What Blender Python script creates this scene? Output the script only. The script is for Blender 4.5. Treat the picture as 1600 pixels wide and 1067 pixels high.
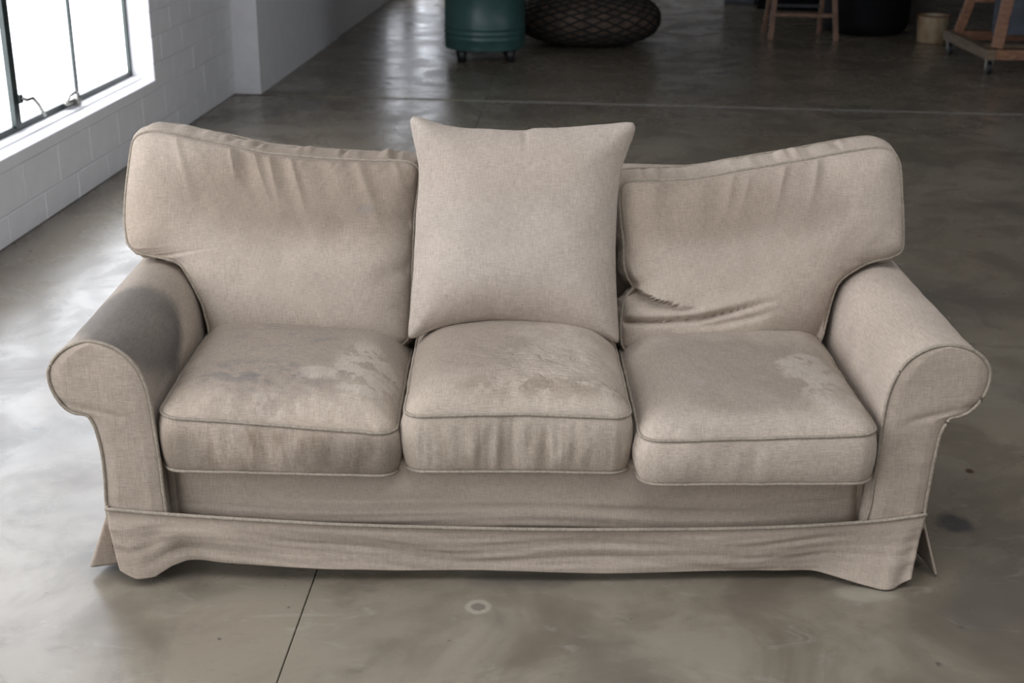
import bpy, bmesh, math, random
import numpy as np
from mathutils import Matrix, Vector

random.seed(4)
SC = bpy.context.scene
COL = SC.collection
for o in list(bpy.data.objects):
    bpy.data.objects.remove(o, do_unlink=True)

# ------------------------------------------------------------------ camera
def cam_axes(pitch, roll, yaw):
    v = np.array([math.sin(yaw)*math.cos(pitch), math.cos(yaw)*math.cos(pitch), -math.sin(pitch)])
    r = np.array([math.cos(yaw), -math.sin(yaw), 0]); u = np.cross(r, v)
    return (math.cos(roll)*r+math.sin(roll)*u, -math.sin(roll)*r+math.cos(roll)*u, v)
_r, _u, _v = cam_axes(0.3585, 0.0086, 0.0099)
cam = bpy.data.cameras.new('camera'); cam.sensor_width = 36; cam.lens = 2056.4/1600*36
cam.clip_end = 200
co = bpy.data.objects.new('camera', cam); COL.objects.link(co)
M = Matrix.Identity(4)
for i in range(3):
    M[i][0] = _r[i]; M[i][1] = _u[i]; M[i][2] = -_v[i]
M[0][3], M[1][3], M[2][3] = -0.044, -2.8346, 1.6887
co.matrix_world = M
cam.dof.use_dof = True; cam.dof.focus_distance = 3.3; cam.dof.aperture_fstop = 5.0
SC.camera = co

# ------------------------------------------------------------------ sky, exposure
W = bpy.data.worlds.new('overcast_sky'); SC.world = W; W.use_nodes = True
W.node_tree.nodes['Background'].inputs[0].default_value = (0.80, 0.88, 1.0, 1)
W.node_tree.nodes['Background'].inputs[1].default_value = 1.0
SC.view_settings.view_transform = 'Standard'
SC.view_settings.look = 'None'
SC.view_settings.exposure = 0.06
SC.view_settings.gamma = 1.0
SC.view_settings.use_curve_mapping = False
SC.cycles.max_bounces = 4
SC.cycles.diffuse_bounces = 3
SC.cycles.glossy_bounces = 2
SC.cycles.adaptive_threshold = .05
SC.cycles.adaptive_min_samples = 16
SC.cycles.sample_clamp_indirect = 6
SC.cycles.use_light_tree = False
PANE_NEAR = 5.2       # daylight through the frosted panes
ADDED_PANE_BACK = .8  # windows added behind the camera as front fill
ADDED_PANE_RIGHT = 1.5  # high window added on the right wall as fill
ADDED_PANE_SKY = 4.8  # skylight added for light from above
PANE_FAR = 4.5

# ------------------------------------------------------------------ helpers
def tag(o, label=None, cat=None, group=None, kind=None):
    if label: o['label'] = label
    if cat: o['category'] = cat
    if group: o['group'] = group
    if kind: o['kind'] = kind
    return o

def empty(name, loc=(0, 0, 0), rz=0.0):
    o = bpy.data.objects.new(name, None); COL.objects.link(o)
    o.location = loc; o.rotation_euler = (0, 0, rz); o.empty_display_size = .1
    return o

def mesh(name, V, F, mat, parent=None, smooth=True, recalc=False):
    me = bpy.data.meshes.new(name)
    me.from_pydata([tuple(map(float, v)) for v in V], [], [tuple(int(i) for i in f) for f in F])
    if recalc:
        bm = bmesh.new(); bm.from_mesh(me); bmesh.ops.recalc_face_normals(bm, faces=bm.faces); bm.to_mesh(me); bm.free()
    me.polygons.foreach_set('use_smooth', [smooth]*len(me.polygons))
    if mat: me.materials.append(mat)
    me.update()
    o = bpy.data.objects.new(name, me); COL.objects.link(o)
    if parent: o.parent = parent
    return o

def bevel(o, w=.004, seg=2):
    m = o.modifiers.new('bevel', 'BEVEL'); m.width = w; m.segments = seg; m.limit_method = 'ANGLE'
    return o

BOXF = [(0, 3, 2, 1), (4, 5, 6, 7), (0, 1, 5, 4), (1, 2, 6, 5), (2, 3, 7, 6), (3, 0, 4, 7)]
class MB:
    """collects shapes that make up one part"""
    def __init__(s): s.V = []; s.F = []
    def add(s, V, F):
        b = len(s.V); s.V += [tuple(v) for v in V]; s.F += [tuple(i+b for i in f) for f in F]; return s
    def box(s, x0, x1, y0, y1, z0, z1, mp=None):
        V = [(x0, y0, z0), (x1, y0, z0), (x1, y1, z0), (x0, y1, z0), (x0, y0, z1), (x1, y0, z1), (x1, y1, z1), (x0, y1, z1)]
        if mp: V = [mp(*v) for v in V]
        return s.add(V, BOXF)
    def bar(s, a, b, w, h, up=(0, 0, 1)):
        a = Vector(a); b = Vector(b); d = (b-a).normalized(); r = d.cross(Vector(up)).normalized(); u = r.cross(d)
        V = []
        for p in (a, b):
            for (i, j) in ((-1, -1), (1, -1), (1, 1), (-1, 1)): V.append(p+r*(i*w/2)+u*(j*h/2))
        return s.add(V, [(0, 3, 2, 1), (4, 5, 6, 7), (0, 1, 5, 4), (1, 2, 6, 5), (2, 3, 7, 6), (3, 0, 4, 7)])
    def tube(s, P, rad, n=8, closed=False):
        P = [Vector(p) for p in P]; m = len(P); V = []; F = []
        for i, p in enumerate(P):
            a = P[(i-1) % m] if (closed or i > 0) else p; b = P[(i+1) % m] if (closed or i < m-1) else p
            d = (b-a).normalized(); ref = Vector((0, 0, 1)) if abs(d.z) < .9 else Vector((1, 0, 0))
            r = d.cross(ref).normalized(); u = r.cross(d); R = rad(i/(m-1)) if callable(rad) else rad
            for k in range(n):
                t = 2*math.pi*k/n; V.append(p+(r*math.cos(t)+u*math.sin(t))*R)
        for i in range(m if closed else m-1):
            j = (i+1) % m
            for k in range(n):
                l = (k+1) % n; F.append((i*n+k, i*n+l, j*n+l, j*n+k))
        if not closed:
            F.append(tuple(range(n))[::-1]); F.append(tuple((m-1)*n+k for k in range(n)))
        return s.add(V, F)
    def lathe(s, prof, c=(0, 0, 0), n=48):
        V = []; F = []; m = len(prof)
        for (r, z) in prof:
            for k in range(n):
                t = 2*math.pi*k/n; V.append((c[0]+r*math.cos(t), c[1]+r*math.sin(t), c[2]+z))
        for i in range(m-1):
            for k in range(n):
                l = (k+1) % n; F.append((i*n+k, i*n+l, (i+1)*n+l, (i+1)*n+k))
        return s.add(V, F)
    def build(s, name, mat, parent=None, smooth=False, recalc=True):
        return mesh(name, s.V, s.F, mat, parent, smooth, recalc)

def smooth_by_angle(o, deg=35):
    o.data.polygons.foreach_set('use_smooth', [True]*len(o.data.polygons))
    o.data.set_sharp_from_angle(angle=math.radians(deg)); return o

# numpy value noise
_rng = np.random.RandomState(7); _T = _rng.rand(256, 256)
def vn(x, y, seed=0):
    x = np.asarray(x, float)+seed*17.31; y = np.asarray(y, float)+seed*9.77
    xi = np.floor(x).astype(int); yi = np.floor(y).astype(int); fx = x-xi; fy = y-yi
    fx = fx*fx*(3-2*fx); fy = fy*fy*(3-2*fy)
    g = lambda a, b: _T[a % 256, b % 256]
    return ((g(xi, yi)*(1-fx)+g(xi+1, yi)*fx)*(1-fy)+(g(xi, yi+1)*(1-fx)+g(xi+1, yi+1)*fx)*fy)*2-1
def fbm(x, y, seed=0, oct=3):
    s = 0; a = 1
    for k in range(oct): s = s+a*vn(np.asarray(x)*2**k, np.asarray(y)*2**k, seed+k); a *= .5
    return s
def sstep(a, b, x):
    t = np.clip((np.asarray(x, float)-a)/(b-a), 0, 1); return t*t*(3-2*t)

def catmull(P, n, closed=True):
    """smooth curve through P, n points evenly spaced by length"""
    P = np.array(P, float); m = len(P); out = []
    seg = m if closed else m-1
    for i in range(seg):
        if closed: p0, p1, p2, p3 = P[(i-1) % m], P[i], P[(i+1) % m], P[(i+2) % m]
        else: p0, p1, p2, p3 = P[max(i-1, 0)], P[i], P[i+1], P[min(i+2, m-1)]
        t = np.linspace(0, 1, 16, endpoint=False)[:, None]
        out.append(.5*((2*p1)+(-p0+p2)*t+(2*p0-5*p1+4*p2-p3)*t**2+(-p0+3*p1-3*p2+p3)*t**3))
    Q = np.concatenate(out+[P[:1] if closed else P[-1:]])
    L = np.concatenate([[0], np.cumsum(np.linalg.norm(np.diff(Q, axis=0), axis=1))])
    t = np.linspace(0, L[-1], n, endpoint=not closed)
    return np.stack([np.interp(t, L, Q[:, k]) for k in range(Q.shape[1])], -1)

def rrect(x0, x1, y0, y1, r, k=5):
    P = []
    for (cx, cy, a0) in ((x1-r, y0+r, -90), (x1-r, y1-r, 0), (x0+r, y1-r, 90), (x0+r, y0+r, 180)):
        for i in range(k+1):
            a = math.radians(a0+90*i/k); P.append((cx+r*math.cos(a), cy+r*math.sin(a)))
    Q = []
    for i, p in enumerate(P):
        q = P[(i+1) % len(P)]; Q.append(p)
        d = math.dist(p, q)
        if d > .1:
            n = int(d/.05)
            for j in range(1, n): Q.append((p[0]+(q[0]-p[0])*j/n, p[1]+(q[1]-p[1])*j/n))
    return Q

# ------------------------------------------------------------------ materials
class NT:
    def __init__(s, name):
        s.m = bpy.data.materials.new(name); s.m.use_nodes = True; s.t = s.m.node_tree
        s.b = s.t.nodes['Principled BSDF']; s.out = s.t.nodes['Material Output']
        s._tc = None
    def n(s, typ, **kw):
        x = s.t.nodes.new('ShaderNode'+typ)
        for k, v in kw.items():
            if k.startswith('i_'):
                key = k[2:]; key = int(key) if key.isdigit() else key.replace('_', ' ')
                s.put(x.inputs[key], v)
            else: setattr(x, k, v)
        return x
    def put(s, sock, v):
        if isinstance(v, bpy.types.NodeSocket): s.t.links.new(v, sock)
        elif isinstance(v, bpy.types.Node): s.t.links.new(v.outputs[0], sock)
        else:
            if isinstance(v, (tuple, list)) and len(v) == 3 and sock.type == 'RGBA': v = (*v, 1)
            sock.default_value = v
    def obj(s):
        if not s._tc: s._tc = s.t.nodes.new('ShaderNodeTexCoord')
        return s._tc.outputs['Object']
    def vm(s, op, a, b=None):
        x = s.n('VectorMath', operation=op); s.put(x.inputs[0], a)
        if b is not None: s.put(x.inputs[1], b)
        return x.outputs['Value'] if op in ('LENGTH', 'DOT_PRODUCT', 'DISTANCE') else x.outputs[0]
    def mt(s, op, a, b=0.0, c=None, clamp=False):
        x = s.n('Math', operation=op, use_clamp=clamp); s.put(x.inputs[0], a); s.put(x.inputs[1], b)
        if c is not None: s.put(x.inputs[2], c)
        return x.outputs[0]
    def noise(s, vec, scale, detail=3, rough=.55, dist=0.0):
        x = s.n('TexNoise'); s.put(x.inputs['Vector'], vec); x.inputs['Scale'].default_value = scale
        x.inputs['Detail'].default_value = detail; x.inputs['Roughness'].default_value = rough; x.inputs['Distortion'].default_value = dist
        return x.outputs[0]
    def ramp(s, v, a, b, o0=0.0, o1=1.0):
        x = s.n('MapRange', interpolation_type='SMOOTHSTEP'); s.put(x.inputs['Value'], v)
        for k, w in (('From Min', a), ('From Max', b), ('To Min', o0), ('To Max', o1)): x.inputs[k].default_value = w
        return x.outputs[0]
    def mix(s, f, a, b, mode='MIX'):
        x = s.n('Mix', data_type='RGBA', blend_type=mode); s.put(x.inputs[0], f); s.put(x.inputs[6], a); s.put(x.inputs[7], b)
        return x.outputs[2]
    def bump(s, h, strength, dist, prev=None):
        x = s.n('Bump'); x.inputs['Strength'].default_value = strength; x.inputs['Distance'].default_value = dist
        s.put(x.inputs['Height'], h)
        if prev: s.put(x.inputs['Normal'], prev)
        return x.outputs[0]
    def done(s, col=None, rough=None, nrm=None, metal=None, spec=None):
        for k, v in (('Base Color', col), ('Roughness', rough), ('Normal', nrm), ('Metallic', metal), ('Specular IOR Level', spec)):
            if v is not None: s.put(s.b.inputs[k], v)
        return s.m

def blob(k, P, c, r, soft=.25, nscale=8.0, namp=.35, seed=0.0):
    """a stain of its own irregular shape around c with half-sizes r (object space)"""
    v = k.vm('DIVIDE', k.vm('SUBTRACT', P, c), r)
    d = k.vm('LENGTH', v)
    if not hasattr(k, 'nc'): k.nc = {}
    if nscale not in k.nc: k.nc[nscale] = k.noise(P, nscale, 3, .6)
    nz = k.nc[nscale]
    d = k.mt('ADD', d, k.mt('MULTIPLY', k.mt('SUBTRACT', nz, .5), namp*2))
    return k.ramp(d, 1+soft, 1-soft)

FAB = (.905, .878, .862)
LINEN = (.40, .325, .25)
def fabric(name, col=LINEN, stains=(), warp=(1150, 45, 45), weft=(45, 900, 900), seed=0.0, crackle=None):
    col = tuple(x*y for x, y in zip(col, FAB)); stains = [dict(st, col=tuple(x*y for x, y in zip(st['col'], FAB))) for st in stains]
    k = NT(name); P0 = k.obj(); P = k.vm('ADD', P0, (seed, seed*.7, seed*.3))
    a = k.noise(k.vm('MULTIPLY', P, warp), 1.0, 2, .6); b = k.noise(k.vm('MULTIPLY', P, weft), 1.0, 2, .6)
    th = k.mt('ADD', a, b)
    big = k.noise(P, 3.5, 2, .6)
    c = k.mix(k.ramp(big, .3, .7), tuple(x*.93 for x in col), tuple(x*1.05 for x in col))
    for i, st in enumerate(stains):
        f = blob(k, P0, st['c'], st['r'], st.get('soft', .25), st.get('ns', 8.0), st.get('na', .35), i*3.1+seed)
        if 'brk' in st:
            q = k.noise(k.vm('MULTIPLY', k.vm('ADD', P, (i*1.3, 0, 0)), st.get('bst', (1, 1, 1))), st['brk'], 3, .65)
            f = k.mt('MULTIPLY', f, k.ramp(q, st.get('b0', .48), st.get('b1', .56)))
        c = k.mix(k.mt('MULTIPLY', f, st.get('k', 1.0)), c, st['col'])
    c = k.mix(1.0, c, k.mix(k.ramp(th, .65, 1.35), (.76, .76, .76), (1.20, 1.20, 1.20)), 'MULTIPLY')
    nr = k.bump(th, .35, .0015)
    soft = k.noise(P, 28, 2, .5)
    nr = k.bump(soft, .25, .004, nr)
    if crackle:
        m = blob(k, P0, crackle['c'], crackle['r'], .35, 7, .3, 5.0)
        w = k.n('TexVoronoi', feature='DISTANCE_TO_EDGE')
        k.put(w.inputs['Vector'], k.vm('ADD', k.vm('MULTIPLY', P, crackle.get('s', (16, 30, 16))), k.vm('MULTIPLY', k.n('TexNoise', i_Scale=22.0, i_Vector=P).outputs['Color'], (1.4, 1.4, 1.4))))
        w.inputs['Scale'].default_value = 1.0
        e = k.mt('MULTIPLY', k.ramp(w.outputs[0], .0, .14), m)
        nr = k.bump(e, .45, .004, nr)
    k.b.inputs['Sheen Weight'].default_value = .03
    return k.done(c, .92, nr, spec=.15)

def plain(name, col, rough=.6, metal=0.0, var=.15, nscale=12, bmp=.1, spec=.5):
    k = NT(name); n = k.noise(k.obj(), nscale, 4, .6)
    c = k.mix(k.ramp(n, .3, .7), tuple(x*(1-var) for x in col), tuple(min(1, x*(1+var)) for x in col))
    return k.done(c, rough, k.bump(n, bmp, .003), metal, spec)

def wood(name, c0, c1, axis=(30, 30, 3), paint=None):
    k = NT(name); P = k.obj(); n = k.noise(k.vm('MULTIPLY', P, axis), 1.0, 4, .6)
    c = k.mix(k.ramp(n, .3, .7), c0, c1)
    if paint: c = k.mix(k.ramp(k.noise(P, 5.5, 4, .6), .58, .64), c, paint)
    return k.done(c, .6, k.bump(n, .2, .003))

# concrete floor
def concrete():
    k = NT('polished_concrete'); P = k.obj()
    n1 = k.noise(P, .55, 3, .6, .4); n2 = k.noise(P, 2.6, 4, .65, .6); n3 = k.noise(P, 38, 3, .7); n4 = k.noise(k.vm('MULTIPLY', P, (1, 2.2, 1)), 6.5, 3, .7, 1.2)
    c = k.mix(k.ramp(n1, .3, .7), (.164, .136, .100), (.226, .195, .149))
    c = k.mix(k.mt('MULTIPLY', k.ramp(n2, .40, .68), .75), c, (.098, .078, .056))
    c = k.mix(k.mt('MULTIPLY', k.ramp(k.noise(P, 1.3, 3, .6, .8), .52, .70), .55), c, (.083, .073, .060))
    c = k.mix(k.mt('MULTIPLY', k.ramp(n4, .58, .78), .45), c, (.27, .25, .215))
    c = k.mix(k.mt('MULTIPLY', k.ramp(n3, .55, .8), .22), c, (.09, .08, .065))
    # ring left by a can, an oil spot, pale scuffs
    d = k.vm('LENGTH', k.vm('DIVIDE', k.vm('SUBTRACT', P, (-.092, -.126, 0)), (1, 1, 1)))
    d = k.mt('ADD', d, k.mt('MULTIPLY', k.mt('SUBTRACT', k.noise(P, 60, 2), .5), .008))
    ring = k.mt('MULTIPLY', k.ramp(d, .014, .021), k.ramp(d, .036, .027))
    c = k.mix(k.mt('MULTIPLY', ring, .38), c, (.40, .37, .30))
    c = k.mix(k.mt('MULTIPLY', k.ramp(d, .02, .012), .4), c, (.09, .085, .08))
    def mark(c, p, r, col, w, na=.5, ns=25.): return k.mix(k.mt('MULTIPLY', blob(k, P, p, r, .4, ns, na, p[0]), w), c, col)
    c = mark(c, (1.177, .296, 0), (.045, .05, 1), (.045, .042, .045), .8)
    c = mark(c, (.84, -.06, 0), (.075, .035, 1), (.30, .27, .21), .6)
    c = mark(c, (1.327, .615, 0), (.012, .015, 1), (.05, .02, .012), .9)
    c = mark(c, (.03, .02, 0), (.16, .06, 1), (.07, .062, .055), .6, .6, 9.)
    c = mark(c, (-1.466, .883, 0), (.02, .012, 1), (.06, .06, .06), .7)
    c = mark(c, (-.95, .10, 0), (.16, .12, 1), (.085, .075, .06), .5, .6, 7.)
    c = mark(c, (1.5, 2.2, 0), (.5, .35, 1), (.08, .07, .06), .5, .7, 4.)
    sp = k.noise(P, 21, 2, .5); c = k.mix(k.mt('MULTIPLY', k.ramp(sp, .735, .76), .7), c, (.045, .04, .035))
    sc = k.noise(k.vm('MULTIPLY', P, (9, 60, 1)), 1.0, 3, .6, 1.5); c = k.mix(k.mt('MULTIPLY', k.ramp(sc, .66, .74), .35), c, (.07, .062, .052))
    ro = k.ramp(n2, .3, .75, .20, .36)
    wav = k.noise(k.vm('MULTIPLY', P, (1, 1, 1)), 2.3, 3, .55)
    nr = k.bump(wav, .18, .02); nr = k.bump(n3, .06, .002, nr)
    return k.done(c, ro, nr, spec=.5)

WHITE = (.87, .86, .87)
def wallpaint(name, brick=False, col=WHITE):
    k = NT(name); P = k.obj(); n = k.noise(P, 9, 5, .65); g = k.noise(P, 90, 3, .6)
    c = k.mix(k.ramp(n, .3, .75), tuple(x*.94 for x in col), col)
    nr = k.bump(g, .18, .004); nr = k.bump(n, .15, .01, nr)
    return k.done(c, .62, nr, spec=.35)

def pane_mat(name, s):
    k = NT(name); P = k.obj(); n = k.noise(P, .8, 2, .5)
    c = k.mix(n, (.82, .872, .98), (.92, .94, .98))
    k.put(k.b.inputs['Emission Color'], c); k.b.inputs['Emission Strength'].default_value = s
    return k.done((.75, .8, .82), .45, k.bump(k.noise(P, 160, 2), .1, .002))

MAT = {}
MAT['floor'] = concrete()
MAT['under'] = plain('joint_dark', (.09, .083, .072), .9)
MAT['joint'] = plain('joint_filler', (.30, .285, .255), .45)
MAT['wall'] = wallpaint('white_block_paint')
MAT['dark_wall'] = plain('charcoal_paint', (.05, .05, .052), .7)
MAT['grey_wall'] = plain('grey_paint', (.42, .41, .40), .7)
MAT['ceil'] = plain('ceiling_board', (.33, .32, .30), .8)
MAT['steel'] = plain('green_black_steel', (.022, .032, .028), .4, .0, .3)
MAT['alu'] = plain('worn_latch_metal', (.35, .34, .31), .4, .8)
MAT['pane'] = pane_mat('frosted_pane', PANE_NEAR)
MAT['added_pane_back'] = pane_mat('added_frosted_pane_behind', ADDED_PANE_BACK)
MAT['added_pane_right'] = pane_mat('added_frosted_pane_right', ADDED_PANE_RIGHT)
MAT['added_pane_sky'] = pane_mat('added_frosted_skylight', ADDED_PANE_SKY)
MAT['pane_far'] = pane_mat('frosted_pane_far', PANE_FAR)

# ------------------------------------------------------------------ the room: o = into the room from the left wall, s = along it
A4 = math.radians(4.0); TX, TY = math.sin(A4), math.cos(A4); NX, NY = math.cos(A4), -math.sin(A4)
PX, PY = -1.97, 6.85
def RW(o, s, z): return (PX+NX*o+TX*s, PY+NY*o+TY*s, z)
S0, S1, O1, H = -12.6, 15.0, 8.6, 4.0
def mp_left(u, d, z): return RW(-d, u, z)
def mp_back(u, d, z): return RW(u, S0-d, z)

# floor slabs parted by two saw-cut joints
fl = MB().box(-.6, O1+.6, S0-.5, S1+.5, -.16, -.07, RW).build('floor', MAT['under'], None); tag(fl, kind='structure')
def jx(y): return -.522+.0521*(y+.433)
def cy(x): return 6.60-.105*(x+.55)
def inter():
    y = 6.6
    for _ in range(20): x = jx(y); y = cy(x)
    return x, y
ix, iy = inter(); g = .0013
def slab(P):
    V = [(x, y, -.07) for x, y in P]+[(x, y, 0) for x, y in P]
    o = mesh('slab', V, [(3, 2, 1, 0), (4, 5, 6, 7), (0, 1, 5, 4), (1, 2, 6, 5), (2, 3, 7, 6), (3, 0, 4, 7)], MAT['floor'], fl, False, True)
    bevel(o, .0015, 1)
YB, YF, XL, XR = -7, 24, -5.0, 9.5
gx = .026
slab([(XL, YB), (jx(YB)-g, YB), (ix-g, iy-gx), (XL, cy(XL)-gx)])
slab([(jx(YB)+g, YB), (XR, YB), (XR, cy(XR)-gx), (ix+g, iy-gx)])
slab([(XL, cy(XL)+gx), (ix-g, iy+gx), (jx(YF)-g, YF), (XL, YF)])
slab([(ix+g, iy+gx), (XR, cy(XR)+gx), (XR, YF), (jx(YF)+g, YF)])
mesh('joint_strip', [(ix-.15, cy(ix-.15)-gx, -.0006), (XR, cy(XR)-gx, -.0006), (XR, cy(XR)+gx, -.0006), (ix-.15, cy(ix-.15)+gx, -.0006),
                     (ix-.15, cy(ix-.15)-gx, -.07), (XR, cy(XR)-gx, -.07), (XR, cy(XR)+gx, -.07), (ix-.15, cy(ix-.15)+gx, -.07)],
     [(0, 1, 2, 3), (7, 6, 5, 4), (4, 5, 1, 0), (5, 6, 2, 1), (6, 7, 3, 2), (7, 4, 0, 3)], MAT['joint'], fl, False, True)

def wall_with(m, u0, u1, d0, d1, z0, z1, ops, mp):
    us = u0
    for (a, b, c, e) in sorted(ops):
        m.box(us, a, d0, d1, z0, z1, mp)
        m.box(a, b, d0, d1, z0, c, mp); m.box(a, b, d0, d1, e, z1, mp); us = b
    m.box(us, u1, d0, d1, z0, z1, mp)

WIN1 = (-5.14, -1.82, .385, 2.75); ADDED_WIN2 = (-11.6, -6.1, .385, 3.2)
WIN4 = (5.9, 7.45, .385, 2.75); WIN5 = (8.75, 11.4, .385, 2.75)
wl = MB()
wall_with(wl, S0-.3, -5.6, 0, .32, 0, H, [ADDED_WIN2], mp_left)
wall_with(wl, -5.6, 0.02, .007, .32, 0, H, [WIN1], mp_left)
wl.box(-.06, 2.95, -.185, .32, 0, H, mp_left)                         # thicker pier past the window
wall_with(wl, 2.95, S1+.3, -.165, .32, 0, H, [WIN4, WIN5], mp_left)
wlo = wl.build('wall_left', MAT['wall']); tag(wlo, kind='structure')

# painted blocks around the near window, each one its own piece
ZL = [0, .135, .327, .477, .633, .777]
while ZL[-1] < H-.1: ZL.append(ZL[-1]+.156)
BL = .42; gap = .0035; nb = 0
_cache = {}
def block(s0, s1, z0, z1):
    global nb
    key = (round(s1-s0, 3), round(z1-z0, 3))
    w, h = key
    if key not in _cache:
        e = .004
        V = [(x, y, z) for (x, z) in ((0, 0), (w, 0), (w, h), (0, h)) for y in (0,)]
        # back, shoulder and face rings of a block with softened arrises
        R = [(0, 0, .03), (0, 0, e), (e, e, 0)]
        V = []; F = []
        for (ix_, iz_, d) in R:
            for (x, z) in ((ix_, iz_), (w-ix_, iz_), (w-ix_, h-iz_), (ix_, h-iz_)): V.append((x, d, z))
        for r in range(2):
            for q in range(4): F.append((r*4+q, r*4+(q+1) % 4, (r+1)*4+(q+1) % 4, (r+1)*4+q))
        F.append((8, 9, 10, 11))
        me = bpy.data.meshes.new('block'); me.from_pydata(V, [], F)
        bm = bmesh.new(); bm.from_mesh(me); bmesh.ops.recalc_face_normals(bm, faces=bm.faces)
        # open back: make sure the face looks into the room (-y)
        bm.faces.ensure_lookup_table()
        if bm.faces[-1].normal.y > 0: bmesh.ops.reverse_faces(bm, faces=bm.faces)
        bm.to_mesh(me); bm.free(); me.materials.append(MAT['wall']); _cache[key] = me
    o = bpy.data.objects.new('block', _cache[key]); COL.objects.link(o)
    dd = random.uniform(-.0012, .0012)
    x, y, z = RW(dd, s0, z0)
    # local x along the wall (+s), local y out of the room
    o.matrix_world = Matrix(((TX, -NX, 0, x), (TY, -NY, 0, y), (0, 0, 1, z), (0, 0, 0, 1)))
    o.parent = wlo; nb += 1
for i in range(len(ZL)-1):
    z0, z1 = ZL[i]+gap/2, ZL[i+1]-gap/2
    off = -1.03 if i % 2 == 0 else -1.24
    js = sorted([off+BL*k for k in range(-14, 5)])
    for a, b in zip(js[:-1], js[1:]):
        a = max(a, -5.6); b = min(b, -.062)
        if b-a < .03: continue
        segs = [(a, b)]
        if z1 > WIN1[2]-.05 and z0 < WIN1[3]:
            segs = []
            if a < WIN1[0]: segs.append((a, min(b, WIN1[0])))
            if b > WIN1[1]: segs.append((max(a, WIN1[1]), b))
        zz1 = z1
        for (p, q) in segs:
            if q-p > .02: block(p+.001, q-.001, z0, zz1)

MAT['pane_edge'] = plain('pane_edge', (.5, .55, .55), .4)
def glow_face(o, m, mp):
    o.data.materials.append(m); inn = (Vector(mp(0, 0, 0))-Vector(mp(0, 1, 0)))
    for p in o.data.polygons:
        if p.normal.dot(inn) > .9: p.material_index = 1
def window(name, op, mp, cols, rows, thick_at, pane_mat_, sill=True, depth=.135):
    u0, u1, z0, z1 = op; f = .028; zf = z0+.022
    m = MB()
    for (a, b, c, d) in ((u0, u0+f, zf, z1), (u1-f, u1, zf, z1), (u0, u1, zf, zf+f), (u0, u1, z1-f, z1)):
        m.box(a, b, depth, depth+.045, c, d, mp)
    w = m.build(name, MAT['steel']); tag(w, kind='structure')
    us = np.linspace(u0+f, u1-f, cols+1) if isinstance(cols, int) else np.array([u0+f]+list(cols)+[u1-f])
    zs = np.linspace(zf+f, z1-f, rows+1) if isinstance(rows, int) else np.array([zf+f]+list(rows)+[z1-f])
    for i, u in enumerate(us[1:-1]):
        t = .030 if (i in thick_at) else .012
        MB().box(u-t, u+t, depth-.006 if i in thick_at else depth+.004, depth+.04, zf+f*.5, z1-f*.5, mp).build('mullion', MAT['steel'], w)
    for z in zs[1:-1]:
        MB().box(u0+f*.5, u1-f*.5, depth+.008, depth+.038, z-.012, z+.012, mp).build('glazing_bar', MAT['steel'], w)
    for i in range(len(us)-1):
        for j in range(len(zs)-1):
            glow_face(MB().box(us[i]-.005, us[i+1]+.005, depth+.018, depth+.026, zs[j]-.005, zs[j+1]+.005, mp).build('pane', MAT['pane_edge'], w), pane_mat_, mp)
    if sill:
        s_ = MB()
        V = [mp(u, d, z) for u in (u0-.001, u1+.001) for (d, z) in ((-.004, z0-.058), (-.004, z0-.004), (0.0, z0), (.07, z0+.006), (.074, z0+.016), (.19, z0+.024), (.19, z0-.058))]
        n = 7; F = [tuple(range(n)), tuple(range(2*n-1, n-1, -1))]+[(i, (i+1) % n, n+(i+1) % n, n+i) for i in range(n)]
        s_.add(V, F); so = s_.build('sill', MAT['wall'], w); bevel(so, .003, 2)
    return w

w1 = window('window_1', WIN1, mp_left, [-4.28, -3.45, -2.66], [1.28, 2.02], (1,), MAT['pane'])
# stay arm on the thick casement bar, and the cast latch on the bottom rail
st = MB(); st.tube([mp_left(-3.42, .115, .56), mp_left(-3.40, .10, .545), mp_left(-3.34, .095, .545), mp_left(-3.28, .095, .50), mp_left(-3.21, .10, .435)], .009, 8)
st.build('stay_arm', MAT['alu'], w1, True)
MB().box(-3.442, -3.41, .112, .13, .535, .575, mp_left).build('stay_bracket', MAT['steel'], w1)
lt = MB(); lt.box(-2.90, -2.75, .105, .13, .425, .445, mp_left)
lt.tube([mp_left(-2.90, .11, .44), mp_left(-2.89, .095, .475), mp_left(-2.83, .085, .488), mp_left(-2.77, .095, .47), mp_left(-2.76, .11, .44)], .008, 8)
lt.box(-2.79, -2.76, .085, .12, .41, .46, mp_left)
lt.build('latch', MAT['alu'], w1, True)
window('added_window_2', ADDED_WIN2, mp_left, 6, 3, (1, 3), MAT['pane'])  # out of view, added for light from the front left
window('window_3', WIN4, mp_left, 2, 3, (), MAT['pane_far'], depth=.06)
window('window_4', WIN5, mp_left, 3, 3, (), MAT['pane_far'], depth=.06)

# wall behind the camera with windows added for light, far wall, right wall, ceiling
WB1 = (.5, 3.9, 1.0, 3.3); WB2 = (4.5, 7.9, 1.0, 3.3)
wb = MB(); wall_with(wb, -.3, O1+.3, 0, .3, 0, H, [WB1, WB2], mp_back)
tag(wb.build('wall_back', MAT['grey_wall']), kind='structure')
window('added_window_5', WB1, mp_back, 4, 3, (), MAT['added_pane_back'])  # this one and the next are unseen, added to light the sofa front
window('added_window_6', WB2, mp_back, 4, 3, (), MAT['added_pane_back'])
tag(MB().box(-.3, O1+.3, S1, S1+.3, 0, H, RW).build('wall_far', MAT['dark_wall']), kind='structure')
def mp_right(u, d, z): return RW(O1+d, u, z)
WR = (-11.0, -1.0, 1.7, 3.7); wr = MB(); wall_with(wr, S0-.3, S1+.3, 0, .3, 0, H, [WR], mp_right)
tag(wr.build('wall_right', MAT['dark_wall']), kind='structure')
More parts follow.
